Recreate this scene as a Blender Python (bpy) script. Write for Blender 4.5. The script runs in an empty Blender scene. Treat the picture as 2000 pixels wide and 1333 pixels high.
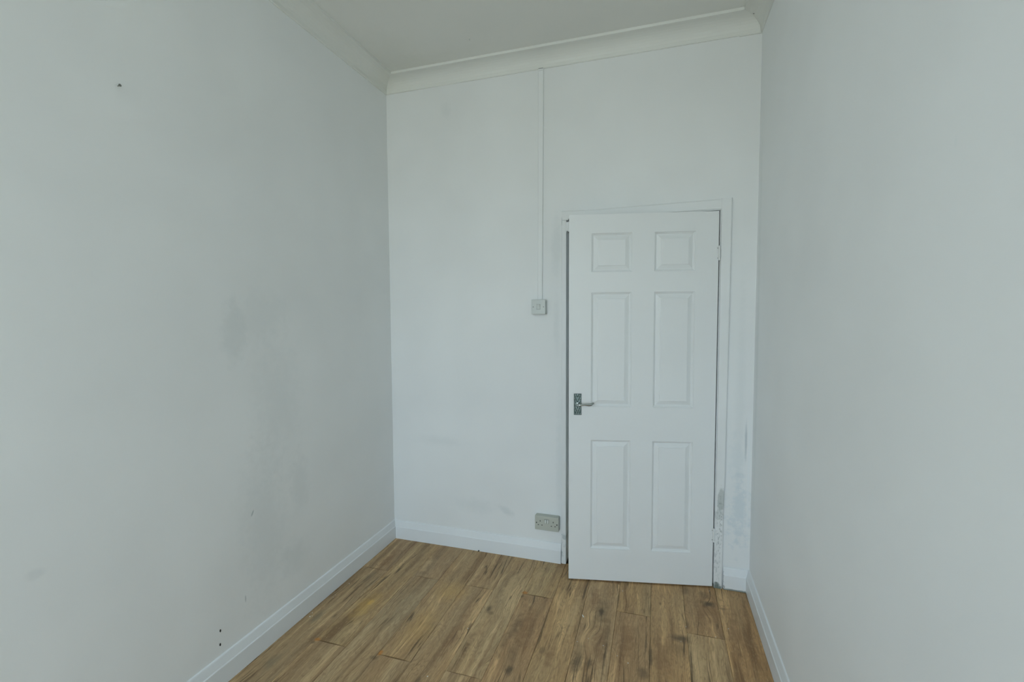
import bpy, bmesh, math, random
from mathutils import Vector, Matrix, noise as mnoise

S = bpy.context.scene
C = S.collection
random.seed(7)

# ------------------------------------------------------------------ camera
F_PX, YAW, PITCH, ROLL = 906.38, math.radians(17.36), math.radians(3.22), math.radians(-0.30)
CAM = Vector((1.6422, -2.629, 1.4638))
cam = bpy.data.objects.new('camera', bpy.data.cameras.new('camera'))
C.objects.link(cam)
fw = Vector((-math.sin(YAW) * math.cos(PITCH), math.cos(YAW) * math.cos(PITCH), -math.sin(PITCH)))
rt0 = Vector((math.cos(YAW), math.sin(YAW), 0)); up0 = rt0.cross(fw)
rt = rt0 * math.cos(ROLL) + up0 * math.sin(ROLL)
up = up0 * math.cos(ROLL) - rt0 * math.sin(ROLL)
cam.matrix_world = Matrix(((rt.x, up.x, -fw.x, CAM.x), (rt.y, up.y, -fw.y, CAM.y), (rt.z, up.z, -fw.z, CAM.z), (0, 0, 0, 1)))
cam.data.sensor_width = 36.0
cam.data.lens = 36.0 * F_PX / 2000.0
cam.data.clip_start = 0.02
S.camera = cam

# ------------------------------------------------------------------ daylight
world = bpy.data.worlds.new('overcast_sky'); S.world = world; world.use_nodes = True
nt = world.node_tree; nt.nodes.clear()
w_out = nt.nodes.new('ShaderNodeOutputWorld'); w_bg = nt.nodes.new('ShaderNodeBackground')
w_tc = nt.nodes.new('ShaderNodeTexCoord'); w_sx = nt.nodes.new('ShaderNodeSeparateXYZ')
w_mr = nt.nodes.new('ShaderNodeMapRange'); w_cr = nt.nodes.new('ShaderNodeValToRGB')
w_mr.inputs['From Min'].default_value = -1; w_mr.inputs['From Max'].default_value = 1
nt.links.new(w_tc.outputs['Generated'], w_sx.inputs[0]); nt.links.new(w_sx.outputs['Z'], w_mr.inputs['Value'])
nt.links.new(w_mr.outputs[0], w_cr.inputs[0]); nt.links.new(w_cr.outputs[0], w_bg.inputs[0]); nt.links.new(w_bg.outputs[0], w_out.inputs[0])
el = w_cr.color_ramp.elements
el[0].position = 0.0; el[0].color = (0.425, 0.455, 0.43, 1)
el[1].position = 1.0; el[1].color = (0.635, 0.845, 1.09, 1)
e = el.new(0.47); e.color = (0.50, 0.545, 0.515, 1)
e = el.new(0.53); e.color = (0.675, 0.81, 0.93, 1)
w_bg.inputs['Strength'].default_value = 7.6

# window in the wall behind the camera
WX0, WX1, WZ0, WZ1 = 0.12, 1.60, 0.80, 2.55
YR = -5.20                                  # inner face of the rear wall
pl = bpy.data.lights.new('window_daylight_portal', 'AREA'); pl.shape = 'RECTANGLE'
pl.size = WX1 - WX0; pl.size_y = WZ1 - WZ0; pl.cycles.is_portal = True
po = bpy.data.objects.new('window_daylight_portal', pl); C.objects.link(po)
po.location = ((WX0 + WX1) / 2, YR - 0.16, (WZ0 + WZ1) / 2); po.rotation_euler = (math.radians(90), 0, 0)

S.view_settings.view_transform = 'Standard'; S.view_settings.look = 'None'
S.view_settings.gamma = 1.0; S.view_settings.use_curve_mapping = False
S.view_settings.exposure = 0.78
S.cycles.use_denoising = True
S.cycles.max_bounces = 6; S.cycles.diffuse_bounces = 5; S.cycles.glossy_bounces = 3
S.cycles.use_adaptive_sampling = True; S.cycles.adaptive_threshold = 0.05; S.cycles.adaptive_min_samples = 16

# ------------------------------------------------------------------ helpers
W, HC, HZ = 2.1203, 2.847, 2.9294           # room width, coving foot, ceiling
T = 0.018                                    # skirting thickness

def link(name, bm, mat, parent=None, smooth=False):
    me = bpy.data.meshes.new(name); bm.normal_update(); bm.to_mesh(me); bm.free()
    if mat: me.materials.append(mat)
    if smooth:
        for p in me.polygons: p.use_smooth = True
    o = bpy.data.objects.new(name, me); C.objects.link(o)
    if parent: o.parent = parent
    return o

def tag(o, label=None, cat=None, group=None, kind=None):
    if label: o['label'] = label
    if cat: o['category'] = cat
    if group: o['group'] = group
    if kind: o['kind'] = kind
    return o

def empty(name, loc=(0, 0, 0), rz=0):
    o = bpy.data.objects.new(name, None); C.objects.link(o); o.location = loc; o.rotation_euler = (0, 0, rz)
    o.empty_display_size = 0.05
    return o

def box(bm, x0, x1, y0, y1, z0, z1, bev=0.0, seg=2):
    r = bmesh.ops.create_cube(bm, size=1.0)
    vs = r['verts']
    for v in vs:
        v.co = Vector(((x0 + x1) / 2 + v.co.x * (x1 - x0), (y0 + y1) / 2 + v.co.y * (y1 - y0), (z0 + z1) / 2 + v.co.z * (z1 - z0)))
    if bev > 0:
        es = list({e for v in vs for e in v.link_edges})
        bmesh.ops.bevel(bm, geom=es, offset=bev, segments=seg, profile=0.5, affect='EDGES')
    return bm

def cyl(bm, p0, p1, r0, r1=None, n=16, bev=0):
    r1 = r0 if r1 is None else r1
    p0, p1 = Vector(p0), Vector(p1); d = p1 - p0
    r = bmesh.ops.create_cone(bm, cap_ends=True, segments=n, radius1=r0, radius2=r1, depth=d.length)
    q = d.to_track_quat('Z', 'Y')
    for v in r['verts']: v.co = q @ v.co + (p0 + p1) / 2
    return bm

def sweep(bm, A, B, n, prof, mA=0, mB=0, steps=1, wob=0.0):
    """profile prof [(distance from wall, z)] drawn from A to B, n = direction into the room; mA/mB mitre factors"""
    A, B, n = Vector(A), Vector(B), Vector(n); t = (B - A).normalized(); L = (B - A).length
    rings = []
    for i in range(steps + 1):
        f = i / steps; ring = []
        for d, z in prof:
            s = L * f + (mA * d * (1 - f)) - (mB * d * f)
            p = A + t * s + n * d; p.z += z
            if wob and d > 0:
                p += n * wob * mnoise.noise(Vector((s * 3.1, A.x * 5 + z * 3, A.y)))
            ring.append(bm.verts.new(p))
        rings.append(ring)
    m = len(prof)
    for a, b in zip(rings[:-1], rings[1:]):
        for j in range(m):
            bm.faces.new((a[j], a[(j + 1) % m], b[(j + 1) % m], b[j]))
    bm.faces.new(rings[0][::-1]); bm.faces.new(rings[-1])
    bmesh.ops.recalc_face_normals(bm, faces=bm.faces)
    return bm

# ------------------------------------------------------------------ materials
class NT:
    def __init__(s, name):
        s.mat = bpy.data.materials.new(name); s.mat.use_nodes = True; s.t = s.mat.node_tree; s.t.nodes.clear()
        s.out = s.n('ShaderNodeOutputMaterial'); s.b = s.n('ShaderNodeBsdfPrincipled'); s.l(s.b.outputs[0], s.out.inputs[0])
        s.geo = s.n('ShaderNodeNewGeometry')
    def n(s, ty, **k):
        x = s.t.nodes.new(ty)
        for a, v in k.items(): setattr(x, a, v)
        return x
    def l(s, a, b): s.t.links.new(a, b)
    def put(s, sock, v):
        if hasattr(v, 'is_linked') or isinstance(v, bpy.types.NodeSocket): s.l(v, sock)
        else: sock.default_value = v
    def math(s, op, a, b=0.0, c=0.0, clamp=False):
        x = s.n('ShaderNodeMath', operation=op, use_clamp=clamp)
        s.put(x.inputs[0], a); s.put(x.inputs[1], b); s.put(x.inputs[2], c)
        return x.outputs[0]
    def vmap(s, vec, loc=(0, 0, 0), rot=(0, 0, 0), scale=(1, 1, 1), ty='TEXTURE'):
        x = s.n('ShaderNodeMapping', vector_type=ty); s.l(vec, x.inputs[0])
        x.inputs['Location'].default_value = loc; x.inputs['Rotation'].default_value = rot; x.inputs['Scale'].default_value = scale
        return x.outputs[0]
    def noise(s, vec, scale=5, detail=3, rough=0.5, dist=0.0):
        x = s.n('ShaderNodeTexNoise'); s.l(vec, x.inputs['Vector']); x.inputs['Scale'].default_value = scale
        x.inputs['Detail'].default_value = detail; x.inputs['Roughness'].default_value = rough; x.inputs['Distortion'].default_value = dist
        return x.outputs['Fac']
    def ramp(s, fac, *stops, interp='LINEAR'):
        x = s.n('ShaderNodeValToRGB'); s.l(fac, x.inputs[0]); r = x.color_ramp; r.interpolation = interp
        for i, (p, c) in enumerate(stops):
            e = r.elements[i] if i < 2 else r.elements.new(p)
            e.position = p; e.color = (*c, 1) if len(c) == 3 else c
        return x.outputs[0]
    def mix(s, fac, a, b, mode='MIX'):
        x = s.n('ShaderNodeMix', data_type='RGBA', blend_type=mode); s.put(x.inputs[0], fac)
        s.put(x.inputs[6], a if not isinstance(a, tuple) else (*a, 1)); s.put(x.inputs[7], b if not isinstance(b, tuple) else (*b, 1))
        return x.outputs[2]
    def mr(s, v, a, b, c=0.0, d=1.0, smooth=False):
        x = s.n('ShaderNodeMapRange'); x.clamp = True
        if smooth: x.interpolation_type = 'SMOOTHSTEP'
        s.put(x.inputs[0], v); x.inputs[1].default_value = a; x.inputs[2].default_value = b; x.inputs[3].default_value = c; x.inputs[4].default_value = d
        return x.outputs[0]
    def spot(s, c, r, ang=0, axis='y', soft=0.5, dist=None, amt=0.35):
        """elliptic mask at world point c with radii r (in the surface plane), 1 in the middle; axis = surface normal"""
        rot = [0, 0, 0]; rot['xyz'.index(axis)] = ang
        v = s.vmap(s.geo.outputs['Position'], loc=c, rot=tuple(rot), scale=r)
        x = s.n('ShaderNodeVectorMath', operation='LENGTH'); s.l(v, x.inputs[0])
        L = x.outputs['Value']
        if dist is not None: L = s.math('ADD', L, s.math('MULTIPLY', s.math('SUBTRACT', dist, 0.5), amt * 4))
        return s.mr(L, 1.0, 1.0 - soft, 0, 1, True)
    def bump(s, h, strength=0.3, distance=0.002):
        x = s.n('ShaderNodeBump'); s.l(h, x.inputs['Height']); x.inputs['Strength'].default_value = strength; x.inputs['Distance'].default_value = distance
        s.l(x.outputs[0], s.b.inputs['Normal'])

def painted(name, col, rough=0.6, bump=0.15, spots=(), axis='y', scale=6.0, mott=0.03):
    """emulsion or gloss paint with roller texture, faint mottling and the marks listed in spots"""
    m = NT(name); P = m.geo.outputs['Position']
    big = m.noise(P, 1.7, 2, 0.55)
    c = m.mix(m.mr(big, 0.3, 0.7), tuple(v * (1 - mott) for v in col), tuple(min(1, v * (1 + mott)) for v in col))
    ragged = m.noise(P, 22, 3, 0.65)
    for sp in spots:
        k = m.spot(sp['c'], sp['r'], sp.get('a', 0), sp.get('axis', axis), sp.get('soft', 0.6), ragged, sp.get('rag', 0.25))
        k = m.math('MULTIPLY', k, sp.get('s', 0.5))
        if sp.get('chips'):
            k = m.math('MULTIPLY', k, m.mr(m.noise(m.vmap(P, scale=(1, 1, 2.2)), sp['chips'], 4, 0.7), 0.52, 0.57))
        c = m.mix(k, c, sp['col'])
    m.l(c, m.b.inputs['Base Color']); m.b.inputs['Roughness'].default_value = rough
    m.b.inputs['Specular IOR Level'].default_value = 0.35
    if bump > 0.03: m.bump(m.math('MULTIPLY', m.noise(P, scale, 2, 0.6), 1.6), bump, 0.004)
    return m.mat

WALLC = (0.85, 0.87, 0.865)
GLOSS = (0.80, 0.82, 0.815)
GREY = (0.66, 0.70, 0.70); FILL = (0.84, 0.87, 0.87)
mat_left = painted('left_wall_emulsion', WALLC, 0.62, 0.12, axis='x', spots=(
    dict(c=(0, -1.17, 1.40), r=(1, 0.075, 0.17), s=0.34, col=GREY, soft=0.7),
    dict(c=(0, -1.02, 1.47), r=(1, 0.20, 0.16), s=0.20, col=GREY, soft=0.8),
    dict(c=(0, -0.95, 1.05), r=(1, 0.20, 0.45), s=0.22, col=GREY, soft=0.9),
    dict(c=(0, -1.11, 1.30), r=(1, 0.014, 0.13), a=-0.50, s=0.40, col=FILL, soft=0.8, rag=0.1),
    dict(c=(0, -0.83, 0.66), r=(1, 0.08, 0.20), s=0.25, col=GREY, soft=0.8),
    dict(c=(0, -0.88, 0.31), r=(1, 0.12, 0.13), a=0.6, s=0.28, col=GREY, soft=0.9),
    dict(c=(0, -1.05, 0.55), r=(1, 0.18, 0.50), s=0.30, col=GREY, soft=0.9),
    dict(c=(0, -1.109, 0.622), r=(1, 0.005, 0.018), a=-0.5, s=0.7, col=(0.36, 0.42, 0.43), soft=0.6, rag=0.05),
    dict(c=(0, -1.159, 0.274), r=(1, 0.004, 0.020), s=0.55, col=(0.34, 0.40, 0.41), soft=0.6, rag=0.05),
    dict(c=(0, -1.275, 0.218), r=(1, 0.006, 0.016), a=-0.5, s=0.6, col=(0.85, 0.88, 0.88), soft=0.5, rag=0.05),
    dict(c=(0, -1.83, 0.75), r=(1, 0.03, 0.02), s=0.12, col=(0.40, 0.45, 0.48), soft=0.8),
))
mat_back = painted('back_wall_emulsion', (0.80, 0.82, 0.815), 0.6, 0.12, axis='y', spots=(  # base colour kept below the side walls to balance their weaker light
    dict(c=(0.78, 0, 0.27), r=(0.07, 1, 0.035), a=0.5, s=0.55, col=GREY, soft=0.8),
    dict(c=(0.58, 0, 0.28), r=(0.20, 1, 0.07), s=0.30, col=GREY, soft=0.9),
    dict(c=(0.33, 0, 0.67), r=(0.22, 1, 0.05), s=0.25, col=GREY, soft=0.9),
    dict(c=(1.09, 0, 1.85), r=(0.04, 1, 0.25), s=0.40, col=GREY, soft=0.8),
    dict(c=(1.11, 0, 0.60), r=(0.035, 1, 0.55), s=0.40, col=GREY, soft=0.9),
    dict(c=(1.09, 0, 1.40), r=(0.03, 1, 0.25), s=0.30, col=GREY, soft=0.9),
    dict(c=(0.407, 0, 2.70), r=(0.05, 1, 0.07), s=0.3, col=GREY, soft=0.9),
    dict(c=(2.06, 0, 0.42), r=(0.07, 1, 0.22), s=0.75, col=(0.66, 0.73, 0.76), soft=0.9, rag=0.8),
    dict(c=(2.05, 0, 0.70), r=(0.06, 1, 0.16), s=0.30, col=(0.66, 0.73, 0.76), soft=0.9, rag=0.5),
    dict(c=(2.105, 0, 0.62), r=(0.009, 1, 0.45), s=0.6, col=(0.80, 0.84, 0.85), soft=0.7, rag=0.1),
    dict(c=(2.09, 0, 0.80), r=(0.008, 1, 0.14), s=0.6, col=(0.42, 0.48, 0.50), soft=0.8, rag=0.15),
    dict(c=(2.06, 0, 1.0), r=(0.035, 1, 0.9), s=0.25, col=GREY, soft=0.9),
))
mat_right = painted('right_wall_emulsion', (0.86, 0.88, 0.88), 0.6, 0.12, axis='x', spots=(  # base colour lifted to stand in for stronger light on this wall
    dict(c=(W, -0.06, 1.30), r=(1, 0.05, 1.3), s=0.30, col=GREY, soft=0.9),  # corner shade put into the paint colour, nearly full height
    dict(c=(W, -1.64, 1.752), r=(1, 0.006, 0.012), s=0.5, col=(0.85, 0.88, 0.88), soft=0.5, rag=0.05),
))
mat_plain = painted('rear_wall_emulsion', WALLC, 0.6, 0.1)
mat_ceiling = painted('ceiling_emulsion', (0.79, 0.80, 0.765), 0.7, 0.10, axis='z', mott=0.02, spots=(
    dict(c=(0.20, -0.25, HZ), r=(0.25, 0.35, 1), s=0.30, col=(0.72, 0.73, 0.66), soft=0.95),
    dict(c=(0.35, -0.15, HZ), r=(0.7, 0.10, 1), s=0.25, col=(0.72, 0.73, 0.66), soft=0.95),
))
mat_cove = painted('coving_paint', (0.77, 0.785, 0.75), 0.55, 0.10, spots=(
    dict(c=(0.06, -0.06, 2.88), r=(0.22, 0.22, 0.3), s=0.35, col=(0.73, 0.74, 0.66), soft=0.95),
))
mat_skirt = painted('skirting_gloss', (0.79, 0.82, 0.83), 0.38, 0.12, scale=9, spots=(
    dict(c=(1.995, -0.02, 0.02), r=(0.008, 0.1, 0.09), s=0.9, col=(0.10, 0.13, 0.12), soft=0.5, chips=90),
    dict(c=(2.05, -0.02, 0.002), r=(0.10, 0.1, 0.010), s=0.8, col=(0.14, 0.17, 0.14), soft=0.6),
))
DIRT = (0.13, 0.17, 0.15)
mat_frame = painted('door_frame_gloss', (0.78, 0.80, 0.795), 0.40, 0.14, scale=9, spots=(
    dict(c=(1.976, -0.02, 0.485), r=(0.020, 0.3, 0.075), s=0.75, col=(0.46, 0.50, 0.48), soft=0.35, rag=0.25),
    dict(c=(1.965, -0.02, 0.400), r=(0.022, 0.3, 0.06), a=0.3, s=0.5, col=(0.46, 0.50, 0.48), soft=0.5, rag=0.6),
    dict(c=(1.970, -0.02, 0.33), r=(0.02, 0.3, 0.20), s=0.6, col=(0.25, 0.29, 0.28), soft=0.6, chips=130),
    dict(c=(1.955, -0.02, 0.10), r=(0.03, 0.3, 0.14), s=0.4, col=(0.36, 0.41, 0.41), soft=0.6, chips=90),
    dict(c=(1.965, -0.02, 0.0), r=(0.035, 0.3, 0.035), s=0.95, col=DIRT, soft=0.5, rag=0.5),
    dict(c=(1.125, -0.02, 0.12), r=(0.03, 0.3, 0.09), s=0.6, col=(0.33, 0.40, 0.41), soft=0.5, chips=35),
    dict(c=(1.14, -0.02, 0.16), r=(0.02, 0.3, 0.02), s=0.6, col=(0.38, 0.44, 0.45), soft=0.6),
    dict(c=(1.121, -0.02, 1.99), r=(0.004, 0.3, 0.035), s=0.8, col=(0.30, 0.34, 0.32), soft=0.6, rag=0.1),
    dict(c=(1.16, -0.02, 1.02), r=(0.006, 0.3, 0.02), s=0.8, col=(0.38, 0.33, 0.22), soft=0.6, rag=0.1),
))
mat_door = painted('door_satin_paint', GLOSS, 0.38, 0.05, scale=14, mott=0.012)
mat_plastic = painted('white_moulded_plastic', (0.60, 0.635, 0.61), 0.35, 0.02, mott=0.005)
mat_socket = painted('yellowed_socket_plastic', (0.50, 0.52, 0.46), 0.32, 0.02, mott=0.01)
mat_rocker = painted('rocker_plastic', (0.68, 0.71, 0.66), 0.3, 0.01, mott=0.005)
mat_trunk = painted('trunking_paint', (0.80, 0.82, 0.815), 0.5, 0.06, mott=0.01)
mat_upvc = painted('window_frame_plastic', (0.8, 0.8, 0.8), 0.35, 0.02)
mat_dark = painted('dark_recess', (0.02, 0.022, 0.02), 0.8, 0.0)
mat_grey = painted('shadow_gap_grey', (0.26, 0.29, 0.28), 0.7, 0.0)
mat_chip = painted('plaster_chip', (0.80, 0.80, 0.74), 0.8, 0.1)

def metal(name, col, rough):
    m = NT(name); m.b.inputs['Base Color'].default_value = (*col, 1); m.b.inputs['Metallic'].default_value = 1
    P = m.geo.outputs['Position']; m.l(m.mr(m.noise(P, 90, 3), 0.3, 0.7, rough * 0.8, rough * 1.3), m.b.inputs['Roughness'])
    return m.mat
mat_chrome = metal('worn_chrome', (0.42, 0.46, 0.45), 0.16)
mat_screw = metal('dull_screw_steel', (0.30, 0.32, 0.30), 0.45)

def plate_mat():
    m = NT('embossed_backplate_metal'); P = m.geo.outputs['Position']
    tc = m.n('ShaderNodeTexCoord').outputs['Object']
    sx = m.n('ShaderNodeSeparateXYZ'); m.l(tc, sx.inputs[0])
    h = m.mr(sx.outputs['Y'], 0.0040, 0.0064)            # object Y = relief height
    c = m.mix(h, (0.025, 0.055, 0.052), (0.36, 0.43, 0.41))
    m.l(c, m.b.inputs['Base Color']); m.b.inputs['Metallic'].default_value = 0.85
    m.l(m.mr(h, 0, 1, 0.55, 0.22), m.b.inputs['Roughness'])
    return m.mat
mat_plate = plate_mat()

def glass():
    m = bpy.data.materials.new('window_glass'); m.use_nodes = True; t = m.node_tree; t.nodes.clear()
    o = t.nodes.new('ShaderNodeOutputMaterial'); a = t.nodes.new('ShaderNodeBsdfTransparent'); b = t.nodes.new('ShaderNodeBsdfGlossy')
    b.inputs['Roughness'].default_value = 0.02; x = t.nodes.new('ShaderNodeMixShader'); x.inputs[0].default_value = 0.06
    t.links.new(a.outputs[0], x.inputs[1]); t.links.new(b.outputs[0], x.inputs[2]); t.links.new(x.outputs[0], o.inputs[0])
    return m
mat_glass = glass()

def wood():
    m = NT('printed_oak_laminate'); P = m.geo.outputs['Position']
    oi = m.n('ShaderNodeObjectInfo'); rnd = oi.outputs['Random']
    cmb = m.n('ShaderNodeCombineXYZ')
    m.l(m.math('MULTIPLY', rnd, 37.0), cmb.inputs[0]); m.l(m.math('MULTIPLY', rnd, 91.0), cmb.inputs[1]); m.l(m.math('MULTIPLY', rnd, 13.0), cmb.inputs[2])
    add = m.n('ShaderNodeVectorMath', operation='ADD'); m.l(P, add.inputs[0]); m.l(cmb.outputs[0], add.inputs[1])
    V = add.outputs[0]
    # slow sideways wander so that grain lines are not ruler straight
    wnd = m.noise(m.vmap(V, scale=(0.35, 0.5, 1)), 1.0, 2, 0.5)
    sx = m.n('ShaderNodeSeparateXYZ'); m.l(V, sx.inputs[0])
    xw = m.math('ADD', sx.outputs['X'], m.math('MULTIPLY', m.math('SUBTRACT', wnd, 0.5), 0.05))
    knot_d = m.n('ShaderNodeTexVoronoi', feature='F1'); knot_d.inputs['Scale'].default_value = 1.0; knot_d.inputs['Randomness'].default_value = 1.0
    m.l(m.vmap(V, scale=(0.22, 0.42, 1)), knot_d.inputs['Vector']); kd = knot_d.outputs['Distance']
    bulge = m.mr(kd, 0.30, 0.0, 0, 0.030, True)
    xw2 = m.math('ADD', xw, bulge)
    cv = m.n('ShaderNodeCombineXYZ'); m.l(xw2, cv.inputs[0]); m.l(sx.outputs['Y'], cv.inputs[1]); m.l(sx.outputs['Z'], cv.inputs[2]); G = cv.outputs[0]
    broad = m.noise(m.vmap(G, scale=(0.10, 0.55, 1)), 1.0, 3, 0.55)
    strip = m.noise(m.vmap(G, scale=(0.040, 0.75, 1)), 1.0, 3, 0.55)
    grain = m.noise(m.vmap(G, scale=(0.0040, 0.060, 1)), 1.0, 5, 0.68)
    pores = m.noise(m.vmap(G, scale=(0.0018, 0.022, 1)), 1.0, 3, 0.6)
    # flame figure: closed contours of a stretched noise field
    fig = m.noise(m.vmap(G, scale=(0.050, 0.42, 1)), 1.0, 2, 0.45)
    fig = m.math('SINE', m.math('MULTIPLY', fig, 120.0))
    col = m.ramp(strip, (0.35, (0.145, 0.098, 0.054)), (0.64, (0.455, 0.362, 0.225)), (0.44, (0.272, 0.202, 0.120)), (0.57, (0.325, 0.248, 0.150)))
    col = m.mix(m.mr(broad, 0.38, 0.66, 0, 0.7), col, (0.272, 0.232, 0.158))
    pos = m.n('ShaderNodeSeparateXYZ'); m.l(P, pos.inputs[0])
    col = m.mix(m.mr(pos.outputs['X'], 0.2, 1.4, 0.5, 0.0), col, m.mix(1.0, col, (0.86, 0.97, 1.10), 'MULTIPLY'))
    col = m.mix(1.0, col, oi.outputs['Color'], 'MULTIPLY')          # tone of the single board
    col = m.mix(m.mr(grain, 0.36, 0.56, 0.46, 0.0), col, (0.145, 0.105, 0.062))
    col = m.mix(m.mr(fig, 0.3, 1.0, 0.0, 0.34), col, (0.13, 0.09, 0.055))
    col = m.mix(m.mr(pores, 0.56, 0.70, 0.0, 0.42), col, (0.46, 0.39, 0.26))
    # long splits in the print
    crack = m.noise(m.vmap(G, scale=(0.034, 1.1, 1)), 1.0, 2, 0.4)
    cm = m.mr(m.math('ABSOLUTE', m.math('SUBTRACT', crack, 0.47)), 0.004, 0.017, 1, 0, True)
    cgate = m.mr(m.noise(m.vmap(V, scale=(0.15, 0.3, 1)), 1.0, 3, 0.6), 0.46, 0.56, 0.15, 1)
    col = m.mix(m.math('MULTIPLY', m.math('MULTIPLY', cm, cgate), 0.75), col, (0.055, 0.042, 0.026))
    # printed knots
    km = m.mr(m.math('ADD', kd, m.math('MULTIPLY', m.math('SUBTRACT', grain, 0.5), 0.07)), 0.065, 0.01, 0, 0.75, True)
    col = m.mix(km, col, (0.065, 0.046, 0.028))
    rag = m.noise(P, 30, 4, 0.6)
    def sp(x, y, rx, ry, s, c, soft=0.8, a=0, r=0.25):
        nonlocal col
        col = m.mix(m.math('MULTIPLY', m.spot((x, y, 0), (rx, ry, 1), a, 'z', soft, rag, r), s), col, c)
    PALE = (0.42, 0.35, 0.225)
    for q in ((.865, -.66, .026, .30), (.90, -.30, .03, .2), (1.02, -.2, .03, .15), (1.825, -.62, .032, .19), (1.27, -.45, .03, .25), (.37, -.25, .03, .12), (.30, -.85, .03, .08)): sp(*q, .45, PALE, .9, 0, .5)
    BR = (0.150, 0.098, 0.055)
    for q in ((1.06, -.6, .06, .22), (1.42, -.62, .045, .24), (1.53, -.55, .05, .16), (1.88, -.24, .06, .17), (2.0, -.35, .04, .25), (.77, -.75, .03, .25), (.12, -.25, .04, .12), (1.36, -.30, .04, .12), (1.68, -.62, .05, .2), (1.22, -.75, .03, .12), (.95, -.75, .012, .3)): sp(*q, .55, BR, .9, 0, .5)
    DK = (0.060, 0.050, 0.034)
    sp(1.398, -.394, .016, .045, .85, DK); sp(1.398, -.39, .06, .16, .40, DK, .9); sp(1.34, -.72, .035, .16, .5, DK, .95); sp(1.44, -.55, .022, .16, .4, DK, .95); sp(1.15, -.60, .006, .20, .6, DK); sp(1.305, -.5, .008, .22, .4, DK); sp(1.0, -.75, .03, .15, .4, DK, .95)
    sp(1.905, -.175, .060, .035, .85, DK, .9); sp(1.80, -.08, .04, .06, .5, DK, .95); sp(1.90, -.10, .05, .05, .45, DK, .95); sp(1.965, -.195, .02, .016, .5, DK)
    sp(1.762, -.480, .060, .040, .8, DK, .9); sp(1.75, -.55, .04, .06, .35, DK, .95)
    sp(1.632, -.640, .013, .10, .70, DK); sp(1.605, -.740, .035, .05, .60, DK, .9); sp(1.612, -.55, .006, .12, .6, DK)
    sp(1.795, -.375, .012, .055, .62, DK, .9)
    sp(.859, -.532, .018, .045, .70, DK); sp(.88, -.56, .022, .02, .45, DK)
    sp(1.078, -.884, .022, .045, .75, DK); sp(1.06, -.80, .04, .16, .30, DK, .95); sp(1.03, -.62, .035, .12, .45, DK, .95)
    sp(1.335, -.77, .03, .08, .65, DK, .9); sp(1.387, -.75, .020, .045, .6, DK, .9); sp(1.365, -.50, .02, .10, .3, DK, .95)
    sp(1.182, -.73, .02, .03, .4, DK); sp(1.445, -.70, .008, .12, .55, DK); sp(1.47, -.25, .008, .12, .45, DK)
    sp(.519, -.717, .010, .035, .5, DK); sp(1.675, -.241, .006, .02, .55, DK); sp(.742, -1.04, .012, .03, .5, DK)
    sp(.079, -.83, .03, .07, .5, (0.09, 0.10, 0.085), .9); sp(.10, -1.13, .035, .06, .4, (0.09, 0.10, 0.085), .9)
    sp(.12, -.45, .03, .08, .35, (0.09, 0.10, 0.085), .95)
    # water and rust staining
    sp(.254, -.69, .07, .16, .40, (0.42, 0.31, 0.10), .95); sp(.262, -.66, .02, .03, .35, (0.50, 0.36, 0.09), .8)
    sp(.62, -.45, .12, .13, .30, (0.42, 0.31, 0.12), .95); sp(.60, -.75, .10, .20, .25, (0.38, 0.28, 0.11), .95)
    OR = (0.30, 0.150, 0.040)
    JT = (0.085, 0.055, 0.022)
    for q in ((.265, -.966, .085), (.585, -.962, .085), (1.066, -.360, .085)): sp(q[0], q[1], q[2], .0045, .85, JT, .5, 0, .05)
    for q in ((.10, -.376, .085), (.424, -.375, .080), (.745, -.375, .085), (.905, -.962, .080), (1.548, -.364, .082), (1.87, -.430, .082)): sp(q[0], q[1], q[2], .0032, .65, JT, .5, 0, .05)
    sp(.192, -.962, .020, .015, .8, OR, .8, 0, .4); sp(.512, -.952, .012, .022, .9, OR, .8, 0, .4); sp(.993, -.350, .020, .018, .85, OR, .8, 0, .4)
    sp(.186, -.985, .018, .014, .5, DK, .9); sp(.500, -.985, .028, .018, .5, DK, .9); sp(.99, -.385, .018, .022, .5, DK, .9)
    sp(1.12, -.03, .05, .05, .5, (0.14, 0.085, 0.03), .9)
    col = m.mix(1.0, col, (1.78, 1.50, 1.22), 'MULTIPLY')
    m.l(col, m.b.inputs['Base Color'])
    m.l(m.mr(grain, 0.3, 0.7, 0.62, 0.48), m.b.inputs['Roughness']); m.b.inputs['Specular IOR Level'].default_value = 0.35
    m.bump(m.noise(m.vmap(P, scale=(0.003, 0.05, 1)), 1.0, 1, 0.5), 0.2, 0.0008)
    return m.mat
mat_wood = wood()
mat_sub = painted('joint_dark', (0.035, 0.026, 0.015), 0.8, 0)

# ------------------------------------------------------------------ room shell
TH = 0.12
OX0, OX1, OZ = 1.122, 1.975, 2.025           # structural door opening, hidden under the frame

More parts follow.
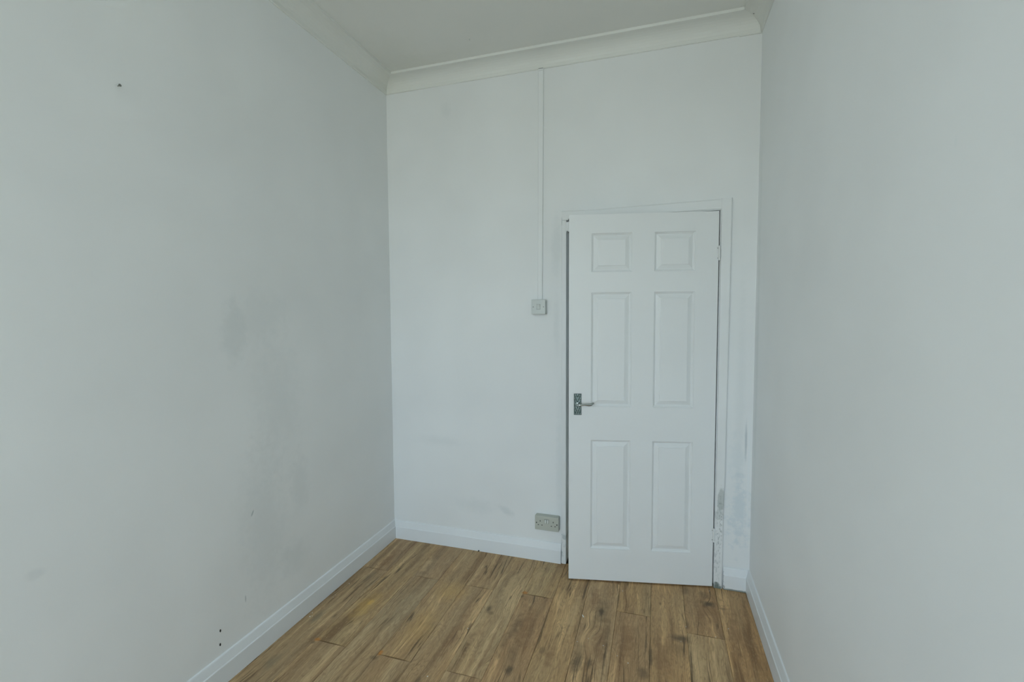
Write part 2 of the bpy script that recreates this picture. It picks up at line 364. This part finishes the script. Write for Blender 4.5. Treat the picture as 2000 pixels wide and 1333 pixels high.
bm = bmesh.new(); box(bm, -TH, 0, YR - TH, TH, -0.02, HZ + 0.1)
tag(link('wall_left', bm, mat_left), 'long matt white left wall with grey scuffs and patches', 'wall', kind='structure')
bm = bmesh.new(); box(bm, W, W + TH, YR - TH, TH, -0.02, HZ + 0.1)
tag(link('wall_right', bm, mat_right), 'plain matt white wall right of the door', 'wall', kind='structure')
bm = bmesh.new()
box(bm, 0, OX0, 0, TH, -0.02, HZ + 0.1); box(bm, OX1, W, 0, TH, -0.02, HZ + 0.1); box(bm, OX0, OX1, 0, TH, OZ, HZ + 0.1)
tag(link('wall_back', bm, mat_back), 'white end wall that holds the panelled door', 'wall', kind='structure')
bm = bmesh.new()
box(bm, 0, WX0, YR - TH, YR, -0.02, HZ + 0.1); box(bm, WX1, W, YR - TH, YR, -0.02, HZ + 0.1)
box(bm, WX0, WX1, YR - TH, YR, -0.02, WZ0); box(bm, WX0, WX1, YR - TH, YR, WZ1, HZ + 0.1)
tag(link('wall_rear', bm, mat_plain), 'white wall with the window, facing the door', 'wall', kind='structure')
bm = bmesh.new(); box(bm, 0, W, YR, 0, HZ, HZ + 0.1)
tag(link('ceiling', bm, mat_ceiling), 'flat off-white painted ceiling', 'ceiling', kind='structure')
# hallway behind the door
bm = bmesh.new()
box(bm, 0.70, 0.80, TH, 1.30, 0, 2.5); box(bm, 2.30, 2.40, TH, 1.30, 0, 2.5); box(bm, 0.70, 2.40, 1.30, 1.40, 0, 2.5); box(bm, 0.70, 2.40, TH, 1.40, 2.5, 2.6)
tag(link('wall_hall', bm, mat_plain), 'hallway walls behind the panelled door', 'wall', kind='structure')

# window behind the camera
w1 = tag(empty('window_1', ((WX0 + WX1) / 2, YR - 0.06, WZ0)), 'white framed window in the wall facing the door', 'window', kind='structure')
cx = (WX0 + WX1) / 2
bm = bmesh.new(); hw = (WX1 - WX0) / 2; hh = WZ1 - WZ0
box(bm, -hw, -hw + .05, -.03, .03, 0, hh, .004); box(bm, hw - .05, hw, -.03, .03, 0, hh, .004)
box(bm, -hw + .05, hw - .05, -.03, .03, 0, .05, .004); box(bm, -hw + .05, hw - .05, -.03, .03, hh - .05, hh, .004)
box(bm, -.03, .03, -.03, .03, .05, hh - .05, .004)
link('window_frame', bm, mat_upvc, w1)
for s in (-1, 1):
    bm = bmesh.new(); a, b = sorted((s * .03, s * (hw - .05))); box(bm, a, b, -.003, .003, .05, hh - .05); link('pane', bm, mat_glass, w1)

# ------------------------------------------------------------------ floor of laminate planks
fl = empty('floor'); tag(fl, 'brown oak-look laminate plank floor with dark knots and rust stains', 'floor', kind='structure')
bm = bmesh.new(); box(bm, 0, W, YR, 0, -0.03, -0.0085); box(bm, OX0, OX1, 0, TH, -0.03, -0.0085); box(bm, 0.8, 2.3, TH, 1.3, -0.03, -0.0085)
link('underlay', bm, mat_sub, fl)
PW = 0.1607; X0 = 0.022 - PW
joint = {0: -.376, 1: -.376, 2: -.966, 3: -.375, 4: -.962, 5: -.375, 6: -.962, 7: -.360, 8: -1.10, 9: -1.32, 10: -.364, 11: -1.02, 12: -.430, 13: -1.05}
cache = {}
TONE = {(1, 1): (.88, .84, .82), (2, 1): (1.02, 1.0, .88), (3, 0): (.98, 1.02, 1.04), (3, 1): (.95, .92, .90), (4, 1): (1.04, 1.0, .90), (5, 0): (1.0, .95, .88), (5, 1): (.95, .95, .93),
        (6, 1): (1.10, 1.15, 1.14), (7, 1): (1.12, 1.17, 1.10), (7, 0): (.92, .84, .78), (8, 1): (1.08, 1.04, .92), (8, 0): (1.05, 1.02, .92), (9, 1): (.86, .80, .76), (10, 1): (1.02, 1.02, .92), (10, 0): (.86, .80, .74),
        (11, 1): (1.05, .99, .86), (12, 1): (.88, .80, .70), (12, 0): (1.14, 1.18, 1.16), (13, 1): (1.00, .90, .74), (14, 1): (.98, .90, .78)}
trnd = random.Random(11)
def plank(x0, x1, y0, y1, k=0, near_wall=1):
    g = 0.0005
    kk = (round(x1 - x0, 4), round(y1 - y0, 4))
    if kk not in cache:
        b = bmesh.new(); w_, l_ = kk
        box(b, g, w_ - g, g, l_ - g, -0.008, 0.0)
        es = [e for e in b.edges if all(abs(v.co.z) < 1e-6 for v in e.verts)]
        bmesh.ops.bevel(b, geom=es, offset=0.0009, segments=1, affect='EDGES')
        me = bpy.data.meshes.new('plank'); b.to_mesh(me); b.free(); me.materials.append(mat_wood); cache[kk] = me
    o = bpy.data.objects.new('plank', cache[kk]); C.objects.link(o); o.parent = fl; o.location = (x0, y0, 0)
    v = trnd.uniform(.9, 1.1); c_ = TONE.get((k, near_wall), (v, v * .98, v * .95)); o.color = (*[1 + (q - 1) * .65 for q in c_], 1)
for k in range(14):
    xa, xb = max(0.0, X0 + k * PW), min(W, X0 + (k + 1) * PW)
    if xb - xa < 0.01: continue
    ys = [joint[k] + n * 1.19 for n in range(-4, 3)]
    ys = sorted([y for y in ys if YR < y < -0.01] + [YR, -0.001])
    for a, b in zip(ys[:-1], ys[1:]):
        if b - a > 0.01: plank(xa, xb, a, b, k, 1 if b > -0.05 else (0 if b > -0.9 else -1))
# planks through the doorway into the hall
for k in range(5, 15):
    xa, xb = X0 + k * PW, X0 + (k + 1) * PW
    if xb > OX0 + .03 and xa < OX1 - .03: plank(max(xa, 1.165), min(xb, 1.945), -0.001, 0.62)

# ------------------------------------------------------------------ skirting boards
SK = [(0, 0), (T, 0), (T, 0.076), (0.0172, 0.0785), (0.0150, 0.081), (0.0085, 0.106), (0.0072, 0.1115), (0.0052, 0.1155), (0, 0.1175)]
bm = bmesh.new(); sweep(bm, (0, YR, 0), (0, 0, 0), (1, 0, 0), SK, 0, 1, 40, 0.0012)
tag(link('baseboard_left', bm, mat_skirt), 'white skirting board along the foot of the left wall', 'skirting board', kind='structure')
bm = bmesh.new(); sweep(bm, (0, 0, 0), (1.119, 0, 0), (0, -1, 0), SK, 1, 0, 16, 0.0012)
tag(link('baseboard_back', bm, mat_skirt), 'white skirting board under the socket, left of the door', 'skirting board', kind='structure')
bm = bmesh.new(); sweep(bm, (1.9935, 0, 0.001), (W, 0, 0.001), (0, -1, 0), SK, 0, 1, 1)
tag(link('baseboard_back', bm, mat_skirt), 'short stub of white skirting between door frame and right wall', 'skirting board', kind='structure')
bm = bmesh.new(); sweep(bm, (W, 0, 0.0035), (W, YR, 0.0035), (-1, 0, 0), SK, 1, 0, 40, 0.0012)
tag(link('baseboard_right', bm, mat_skirt), 'white skirting board along the foot of the right wall', 'skirting board', kind='structure')

# ------------------------------------------------------------------ coving
def cove_prof(dz=0.0, dd=0.0):
    H = HZ - HC - dz
    p = [(0, -dz), (0.007 + dd, -dz), (0.007 + dd, 0.006 - dz)]
    for i in range(0, 9):
        a = i / 8 * math.pi / 2
        p.append((0.088 + dd - 0.081 * math.cos(a), 0.006 + (HZ - HC - 0.018) * math.sin(a) * 1.0 if i else 0.006))
    p = [(0, -dz), (0.005 + dd, -dz), (0.008 + dd, 0.004 - dz)]
    for i in range(9):
        a = i / 8 * math.pi / 2
        p.append((0.008 + dd + 0.080 * (1 - math.cos(a)), 0.006 + 0.062 * math.sin(a)))
    p += [(0.0955 + dd, 0.0690), (0.0965 + dd, HZ - HC + 0.0005), (0, HZ - HC + 0.0005)]
    return p
CP = cove_prof()
XC = 2.018
bm = bmesh.new(); sweep(bm, (0, 0, HC), (XC, 0, HC), (0, -1, 0), CP, 1, 0, 24, 0.0015)
tag(link('trim_1', bm, mat_cove), 'white concave coving over the door wall', 'coving', kind='structure')
bm = bmesh.new(); sweep(bm, (0, YR, HC), (0, 0, HC), (1, 0, 0), CP, 0, 1, 40, 0.0015)
tag(link('trim_2', bm, mat_cove), 'white concave coving along the top of the left wall', 'coving', kind='structure')
bm = bmesh.new(); sweep(bm, (W, 0, HC), (W, YR, HC), (-1, 0, 0), CP, 1, 0, 40, 0.0015)
tag(link('trim_3', bm, mat_cove), 'white concave coving along the top of the right wall', 'coving', kind='structure')
bm = bmesh.new(); sweep(bm, (XC, 0, HC), (W, 0, HC), (0, -1, 0), cove_prof(0.004, 0.002), 0, 1, 1)
tag(link('trim_4', bm, mat_cove), 'short coving offcut butted into the right-hand ceiling corner', 'coving', kind='structure')

# ------------------------------------------------------------------ door frame
HX, HP, TA, ZB = 1.9396, 0.0167, math.radians(11.32), 0.0084
frm = tag(empty('trim_5', (1.5, 0, 0)), 'white painted wooden door frame with chipped feet', 'door frame', kind='structure')
def fpart(name, bm, mat=None, smooth=False):
    o = link(name, bm, mat or mat_frame, frm); o.location = (-1.5, 0, 0); return o
JX0, JX1, JZ = 1.148, 1.9455, 1.9945
bm = bmesh.new(); box(bm, 1.1215, JX0, -0.012, TH + .01, 0, JZ, .002); fpart('left_jamb', bm)
bm = bmesh.new(); box(bm, JX1, 1.975, -0.006, TH + .01, 0, JZ, .002); fpart('right_jamb', bm)
bm = bmesh.new(); box(bm, 1.1215, 1.975, -0.010, TH + .01, JZ, 2.024, .002); fpart('head_jamb', bm)
bm = bmesh.new()
box(bm, JX0, JX0 + .014, 0.100, 0.125, 0, JZ - .014, .001); fpart('door_stop', bm)
bm = bmesh.new(); box(bm, JX1 - .012, JX1, 0.030, 0.06, 0, JZ - .014, .001); fpart('door_stop', bm)
bm = bmesh.new(); box(bm, JX0, JX1, 0.030, 0.06, JZ - .014, JZ, .001); fpart('door_stop', bm)
# architrave: right leg bowed and cut back near the floor, head tapering to nothing on the left
bm = bmesh.new()
def arch_leg(bm, pts):
    rings = []
    for z, xa, xb, d in pts:
        r = [(xa, 0.0), (xa, -d + .002), (xa + .002, -d), (xb - .006, -d), (xb - .001, -d + .005), (xb, 0.0)]
        rings.append([bm.verts.new((x, y, z)) for x, y in r])
    for a, b in zip(rings[:-1], rings[1:]):
        for j in range(6): bm.faces.new((a[j], a[(j + 1) % 6], b[(j + 1) % 6], b[j]))
    bm.faces.new(rings[0][::-1]); bm.faces.new(rings[-1]); bmesh.ops.recalc_face_normals(bm, faces=bm.faces)
XA = JX1 + .0045
arch_leg(bm, [(0, XA - .003, 1.991, .0150), (.30, XA - .003, 1.991, .0150), (.42, XA - .002, 1.991, .0145), (.54, XA - .001, 1.992, .0160), (.56, XA, 1.995, .0165), (1.0, XA, 1.997, .0165), (1.5, XA, 2.000, .0165), (2.052, XA, 2.002, .0165)])
fpart('architrave', bm)
bm = bmesh.new()
v = []
for x, z0, z1, d in [(1.1215, JZ + .003, 2.047, .0120), (1.30, JZ + .004, 2.043, .0125), (1.60, JZ + .005, 2.046, .0150), (XA, JZ + .006, 2.049, .0160)]:
    v.append([bm.verts.new(c) for c in ((x, 0, z0), (x, -d, z0), (x, -d, z1 - .004), (x, -d + .004, z1), (x, 0, z1))])
for a, b in zip(v[:-1], v[1:]):
    for j in range(5): bm.faces.new((a[j], a[(j + 1) % 5], b[(j + 1) % 5], b[j]))
bm.faces.new(v[0][::-1]); bm.faces.new(v[-1]); bmesh.ops.recalc_face_normals(bm, faces=bm.faces)
fpart('architrave', bm)
# old hinge left on the latch side of the frame
bm = bmesh.new(); box(bm, JX0 + .0002, JX0 + .0022, -.012, .018, 1.927, 2.0 - .012, .0005)
hg = fpart('old_hinge', bm, mat_frame)
bm = bmesh.new(); cyl(bm, (1.1645, -.020, 1.928), (1.1645, -.020, 1.984), .0035)
box(bm, 1.150, 1.1635, -.022, -.018, 1.932, 1.982)
k = link('knuckle', bm, mat_frame, hg)
for z in (1.924, 1.988, 1.9955):
    bm = bmesh.new(); cyl(bm, (1.1650, -.0215, z), (1.1650, -.0235, z), .0036, n=10); link('screw_head', bm, mat_dark, hg)

# ------------------------------------------------------------------ door leaf (hinged right, a hand's width ajar)
DW, DH, DT = 0.762, 1.981, 0.035
# local frame: +x from hinge towards latch, +y into the room (face at y=0), z up
door = bpy.data.objects.new('door_1', None)
us = [0, .1135, .3200, .4345, .6445, DW]
zs = [0, .1760, .7790, .9610, 1.5720, 1.6790, 1.8820, DH]
bm = bmesh.new()
def quad(bm, a, b, c, d): bm.faces.new([bm.verts.new(p) for p in (a, b, c, d)])
for i in range(5):
    for j in range(7):
        if i in (1, 3) and j in (1, 3, 5): continue
        quad(bm, (us[i], 0, zs[j]), (us[i + 1], 0, zs[j]), (us[i + 1], 0, zs[j + 1]), (us[i], 0, zs[j + 1]))
e = .0015
for (a, b) in (((0, 0), (DW, 0)), ((DW, 0), (DW, DH)), ((DW, DH), (0, DH)), ((0, DH), (0, 0))):
    dx, dz = (0, -1) if a[1] == 0 == b[1] else ((1, 0) if a[0] == DW == b[0] else ((0, 1) if a[1] == DH == b[1] else (-1, 0)))
    quad(bm, (a[0], 0, a[1]), (b[0], 0, b[1]), (b[0], -DT, b[1]), (a[0], -DT, a[1]))
quad(bm, (0, -DT, 0), (DW, -DT, 0), (DW, -DT, DH), (0, -DT, DH))
bmesh.ops.remove_doubles(bm, verts=bm.verts, dist=1e-5); bmesh.ops.recalc_face_normals(bm, faces=bm.faces)
me = bpy.data.meshes.new('door_1'); bm.to_mesh(me); bm.free(); me.materials.append(mat_door)
door = bpy.data.objects.new('door_1', me); C.objects.link(door)
tag(door, 'white six-panel door standing slightly ajar, hinged on its right', 'door', kind='structure')
ux = Vector((-math.cos(TA), -math.sin(TA), 0)); nx = Vector((math.sin(TA), -math.cos(TA), 0))
door.matrix_world = Matrix(((ux.x, nx.x, 0, HX), (ux.y, nx.y, 0, -HP), (0, 0, 1, ZB), (0, 0, 0, 1)))
PROF = [(0, 0), (.0008, -.0042), (.0030, -.0056), (.0065, -.0085), (.0090, -.0115), (.0120, -.0122), (.0180, -.0098), (.0305, -.0040), (.0330, -.0036), (.0340, -.0008), (.0360, -.0002)]
for (ia, ib) in ((3, 4), (1, 2)):
    for (ja, jb) in ((5, 6), (3, 4), (1, 2)):
        x0, x1, z0, z1 = us[ia], us[ib], zs[ja], zs[jb]
        bm = bmesh.new(); prev = None
        for o_, d_ in PROF:
            ring = [bm.verts.new(c) for c in ((x0 + o_, d_, z0 + o_), (x1 - o_, d_, z0 + o_), (x1 - o_, d_, z1 - o_), (x0 + o_, d_, z1 - o_))]
            if prev:
                for q in range(4): bm.faces.new((prev[q], prev[(q + 1) % 4], ring[(q + 1) % 4], ring[q]))
            prev = ring
        bm.faces.new(prev)
        if bm.faces[:] : bmesh.ops.recalc_face_normals(bm, faces=bm.faces)
        bm.faces.ensure_lookup_table(); bm.normal_update()
        if bm.faces[-1].normal.y < 0: bmesh.ops.reverse_faces(bm, faces=bm.faces)
        link('door_panel', bm, mat_door, door)

# handle: embossed backplate with scroll lever
hc = Vector((.715, 0, .972))
bm = bmesh.new(); NX, NZ = 40, 112; pw, ph = .0405, .116
grid = []
for j in range(NZ + 1):
    row = []
    for i in range(NX + 1):
        a, b = i / NX, j / NZ
        u, v = (a - .5) * pw, (b - .5) * ph
        edge = min(min(a, 1 - a) * pw, min(b, 1 - b) * ph)
        # foliate scrollwork: mirrored swirl field, with a plain raised rim
        um = abs(u); n1 = mnoise.noise(Vector((um * 210, v * 150, 3.1))); n2 = mnoise.noise(Vector((um * 420 + 5, v * 330, 1.7)))
        sw = math.sin(um * 620 + 4.2 * n1 + v * 160) * math.cos(v * 380 + 5 * n1)
        h = .0050 + .0013 * (0.8 * sw + .7 * n2)
        if edge < .0015: h = .0030 + 0.0015 * min(1, edge / .0006) + .0004 * n2
        if edge <= 1e-9: h = 0.0
        r = math.hypot(u - .002, v)
        if r < .0105: h = .0056
        row.append(bm.verts.new((hc.x + u, h, hc.z + v)))
    grid.append(row)
for j in range(NZ):
    for i in range(NX):
        bm.faces.new((grid[j][i], grid[j][i + 1], grid[j + 1][i + 1], grid[j + 1][i]))
bmesh.ops.recalc_face_normals(bm, faces=bm.faces)
bm.faces.ensure_lookup_table(); bm.normal_update()
plate = link('handle_plate', bm, mat_plate, door, smooth=True); plate['label'] = 'ornate embossed dark metal handle backplate'
bm = bmesh.new(); cyl(bm, (.7125, .004, .976), (.7125, .011, .976), .0098, .0085, 24); cyl(bm, (.7125, .011, .976), (.7125, .048, .976), .0066, .0062, 20)
link('spindle_boss', bm, mat_chrome, plate, smooth=False)
# lever swept along a curve
pts = [(.7140, .048, .976, .0078, .0078), (.703, .0500, .9765, .0070, .0068), (.690, .0500, .9790, .0052, .0055), (.676, .0495, .9800, .0058, .0060), (.662, .0490, .9785, .0075, .0062),
       (.650, .0480, .9790, .0078, .0060), (.642, .0470, .9825, .0068, .0056), (.635, .0460, .9870, .0052, .0048), (.631, .0460, .9890, .0028, .0030)]
bm = bmesh.new(); rings = []
for i, (x, y, z, rz, ry) in enumerate(pts):
    a = Vector(pts[max(0, i - 1)][:3]); b = Vector(pts[min(len(pts) - 1, i + 1)][:3]); t = (b - a).normalized()
    s1 = Vector((0, 1, 0)); s1 = (s1 - t * s1.dot(t)).normalized(); s2 = t.cross(s1)
    rings.append([bm.verts.new(Vector((x, y, z)) + s1 * ry * math.cos(q * math.tau / 14) + s2 * rz * math.sin(q * math.tau / 14)) for q in range(14)])
for a, b in zip(rings[:-1], rings[1:]):
    for j in range(14): bm.faces.new((a[j], a[(j + 1) % 14], b[(j + 1) % 14], b[j]))
bm.faces.new(rings[0][::-1]); bm.faces.new(rings[-1]); bmesh.ops.recalc_face_normals(bm, faces=bm.faces)
lv = link('lever', bm, mat_chrome, plate, smooth=True); lv['label'] = 'polished chrome scroll lever'
ss = lv.modifiers.new('s', 'SUBSURF'); ss.levels = 1; ss.render_levels = 2

# hinges on the right edge
for z0 in (1.7380 - ZB, .2520 - ZB):
    bm = bmesh.new(); L = .075
    for q in range(5):
        cyl(bm, (-.0030, .0040, z0 + q * L / 5 + .0006), (-.0030, .0040, z0 + (q + 1) * L / 5 - .0006), .0048, n=14)
    cyl(bm, (-.0030, .0040, z0), (-.0030, .0040, z0 + L), .0036, n=12)
    box(bm, -.0005, .0085, -.0004, .0012, z0 + .003, z0 + L - .003, .0003)
    h_ = link('hinge', bm, mat_frame, door)
    for q in (.012, .063):
        bm = bmesh.new(); cyl(bm, (.0045, .0010, z0 + q), (.0045, .0018, z0 + q), .0022, n=10); link('screw_head', bm, mat_screw, h_)

# ------------------------------------------------------------------ light switch
sw = tag(empty('light_switch', (0.991, 0, 1.509)), 'square white plastic light switch under the cable trunking', 'light switch')
bm = bmesh.new(); box(bm, -.0415, .0425, -.026, 0, -.0415, .0415, .003); link('back_box', bm, mat_plastic, sw)
bm = bmesh.new(); box(bm, -.0415, .0415, -.036, -.0265, -.0425, .0425, .003, 3); pl_ = link('switch_plate', bm, mat_plastic, sw)
bm = bmesh.new(); box(bm, -.0115, .0115, -.0366, -.0345, -.0155, .0155, .0004); link('rocker_recess', bm, mat_grey, pl_)
bm = bmesh.new()
vs = [bm.verts.new(c) for c in ((-.0100, -.0360, -.0140), (.0100, -.0360, -.0140), (.0100, -.0360, .0140), (-.0100, -.0360, .0140),
      (-.0100, -.0372, -.0140), (.0100, -.0372, -.0140), (.0100, -.0410, .0140), (-.0100, -.0410, .0140))]
for f in ((0, 1, 2, 3), (4, 5, 6, 7), (0, 1, 5, 4), (2, 3, 7, 6), (0, 3, 7, 4), (1, 2, 6, 5)): bm.faces.new([vs[i] for i in f])
bmesh.ops.recalc_face_normals(bm, faces=bm.faces); link('rocker', bm, mat_plastic, pl_)
for s in (-1, 1):
    bm = bmesh.new(); cyl(bm, (s * .0302, -.0355, 0), (s * .0302, -.0368, 0), .0034, n=14); link('screw_head', bm, mat_screw, pl_)

# ------------------------------------------------------------------ double socket
so = tag(empty('double_socket', (1.0385, 0, 0.2400)), 'yellowed double wall socket beside the foot of the door frame', 'socket', )
bm = bmesh.new(); box(bm, -.070, .0715, -.026, 0, -.0405, .0425, .003); link('back_box', bm, mat_socket, so)
bm = bmesh.new(); box(bm, -.0715, .0715, -.036, -.0265, -.0425, .0425, .003, 3); sp_ = link('socket_plate', bm, mat_socket, so)
for s in (-1, 1):
    for (dx, dz, w_, h_) in ((0, .012, .0042, .0085), (-.0110, -.0115, .0068, .0042), (.0110, -.0115, .0068, .0042)):
        bm = bmesh.new(); x = s * .0390 + dx; box(bm, x - w_ / 2, x + w_ / 2, -.0363, -.0345, dz - h_ / 2, dz + h_ / 2); link('pin_hole', bm, mat_dark, sp_)
    bm = bmesh.new(); cyl(bm, (s * .0612, -.0345, .000), (s * .0612, -.0363, .000), .0036, n=14); link('screw_hole', bm, mat_dark, sp_)
    x = s * .0067
    bm = bmesh.new(); box(bm, x - .0062, x + .0062, -.0364, -.0345, .001, .025); link('rocker_recess', bm, mat_dark, sp_)
    bm = bmesh.new(); box(bm, x - .0050, x + .0050, -.0400, -.0350, .0025, .0235, .0012); link('rocker', bm, mat_rocker, sp_)

# ------------------------------------------------------------------ cable trunking
bm = bmesh.new()
def tr_ring(z, xa, xb, d): return [bm.verts.new(c) for c in ((xa, 0, z), (xa, -d + .002, z), (xa + .002, -d, z), (xb - .002, -d, z), (xb, -d + .002, z), (xb, 0, z))]
rs = [tr_ring(z, xa, xb, .010) for z, xa, xb in ((1.551, .9815, 1.0075), (1.80, .9825, 1.0090), (2.2, .9845, 1.0120), (2.6, .9860, 1.0145), (2.8435, .9870, 1.0165))]
for a, b in zip(rs[:-1], rs[1:]):
    for j in range(6): bm.faces.new((a[j], a[(j + 1) % 6], b[(j + 1) % 6], b[j]))
bm.faces.new(rs[0][::-1]); bm.faces.new(rs[-1]); bmesh.ops.recalc_face_normals(bm, faces=bm.faces)
tr = tag(link('cable_trunking', bm, mat_trunk), 'slim white vertical cable trunking from coving down to switch', 'trunking')
bm = bmesh.new(); box(bm, .9860, 1.0175, -.0135, -.0105, 2.8350, 2.8455, .0008); link('end_lip', bm, mat_trunk, tr)
bm = bmesh.new(); box(bm, .9880, 1.0150, -.0118, -.0103, 2.8462, 2.8485); link('top_gap_shade', bm, mat_dark, tr)  # dark strip painted for the shaded gap between trunking and coving

# ------------------------------------------------------------------ nails and screws
bm = bmesh.new(); cyl(bm, (0, 0, 0), (.012, 0, .001), .0022, n=10); cyl(bm, (.012, 0, .001), (.0155, 0, .0015), .0055, .0062, 14)
o = link('wall_nail', bm, mat_screw); o.scale = (.7, .7, .7); o.location = (0, -1.554, 2.196); tag(o, 'small nail left high in the left wall', 'nail')
bm = bmesh.new(); cyl(bm, (0, .004, .003), (0, -.006, -.005), .0045, n=12)
o = link('coving_screw', bm, mat_screw); o.location = (2.070, -.062, 2.9135); tag(o, 'dark screw head in the coving offcut at right corner', 'screw')
bm = bmesh.new(); cyl(bm, (0, 0, 0), (0, 0, -.006), .0035, n=12)
o = link('ceiling_screw', bm, mat_plastic); o.location = (.674, -.259, HZ); tag(o, 'tiny painted screw head in the ceiling near the coving', 'screw')
for (y, z, lb) in ((-1.281, .216, 'upper of two small dark holes low in left wall'), (-1.284, .161, 'lower of two small dark holes, just above left skirting')):
    bm = bmesh.new(); cyl(bm, (0, 0, 0), (.0012, 0, 0), .0030, n=10)  # dark disc standing in for the shaded depth of a hole
    for v in bm.verts: v.co.z *= 2.0
    o = link('wall_hole', bm, mat_dark); o.location = (0, y, z); tag(o, lb, 'wall hole')
bm = bmesh.new(); bmesh.ops.create_icosphere(bm, subdivisions=2, radius=.0045)
for v in bm.verts: v.co *= 1 + .3 * mnoise.noise(v.co * 500)
o = link('dirt_crumb', bm, mat_dark); o.location = (.604, -.0215, .0042); tag(o, 'small black crumb against the skirting left of the socket', 'debris')

# ------------------------------------------------------------------ plaster chips on the floor
chips = [(.053, -.55, 4), (.048, -.658, 3), (.049, -.677, 3), (.044, -.841, 6), (.036, -.815, 4), (.052, -.835, 3), (.770, -1.012, 5), (.815, -.696, 4), (1.485, -.186, 4), (1.923, -.053, 3.5),
         (1.788, -.389, 3.5), (1.913, -.423, 4), (1.318, -.635, 3.5), (1.432, -.627, 4), (1.761, -.5, 3), (1.496, -.672, 3), (1.543, -.701, 5), (1.362, -.601, 3), (1.976, -.346, 4)]
def chip_mesh(seed):
    rr = random.Random(seed); bm = bmesh.new(); n = 7
    a = [bm.verts.new((math.cos(q * math.tau / n) * rr.uniform(.55, 1.1), math.sin(q * math.tau / n) * rr.uniform(.5, 1.0), 0)) for q in range(n)]
    b = [bm.verts.new((v.co.x * .75, v.co.y * .75, rr.uniform(.25, .5))) for v in a]
    for q in range(n): bm.faces.new((a[q], a[(q + 1) % n], b[(q + 1) % n], b[q]))
    bm.faces.new(a[::-1]); bm.faces.new(b); bmesh.ops.recalc_face_normals(bm, faces=bm.faces)
    me = bpy.data.meshes.new('plaster_chip'); bm.to_mesh(me); bm.free(); me.materials.append(mat_chip); return me
CL = ['white plaster chip beside the left skirting, the farthest one along it',
 'white crumb by the left skirting, farther of a close pair',
 'white crumb by the left skirting, nearer of a close pair',
 'largest white chip beside the left skirting, on a dark grey stain',
 'small white flake just under the left skirting above the largest chip',
 'tiny white crumb touching the largest chip by the left skirting',
 'pale chip at the bottom edge of the photo near the left plank end joint',
 'white chip on the pale strip of plank near the centre of the floor',
 'white chip just in front of the middle of the door',
 'white chip just in front of the hinge side of the door',
 'white chip left of the pale plank end, in front of the door hinge side',
 'white chip lying on the end joint of the pale plank near the right wall',
 'white chip on the long plank seam below the thin splinter',
 'white chip right of the dark streak, below the big knot',
 'white chip on the dark grey smudge below the door hinge side',
 'faint white crumb on the brown plank, above the cream chip',
 'cream oblong chip on the brown plank below the centre of the door',
 'faint white crumb between the seam chip and the dark streak',
 'flat pale chip nearest to the right-hand skirting']
cms = [chip_mesh(i) for i in range(5)]
for i, (x, y, s) in enumerate(chips):
    o = bpy.data.objects.new('plaster_chip', cms[i % 5]); C.objects.link(o); o.location = (x, y, 0)
    k = s * .00072; o.scale = (k, k, k); o.rotation_euler = (0, 0, i * 1.3)
    tag(o, CL[i], 'debris', 'plaster chips on the floor')
o = bpy.data.objects.new('plaster_sliver', cms[2]); C.objects.link(o); o.location = (1.316, -.452, 0); o.scale = (.0032, .017, .004); o.rotation_euler = (0, 0, .45)
tag(o, 'long thin white splinter on a plank left of the big knot', 'debris')
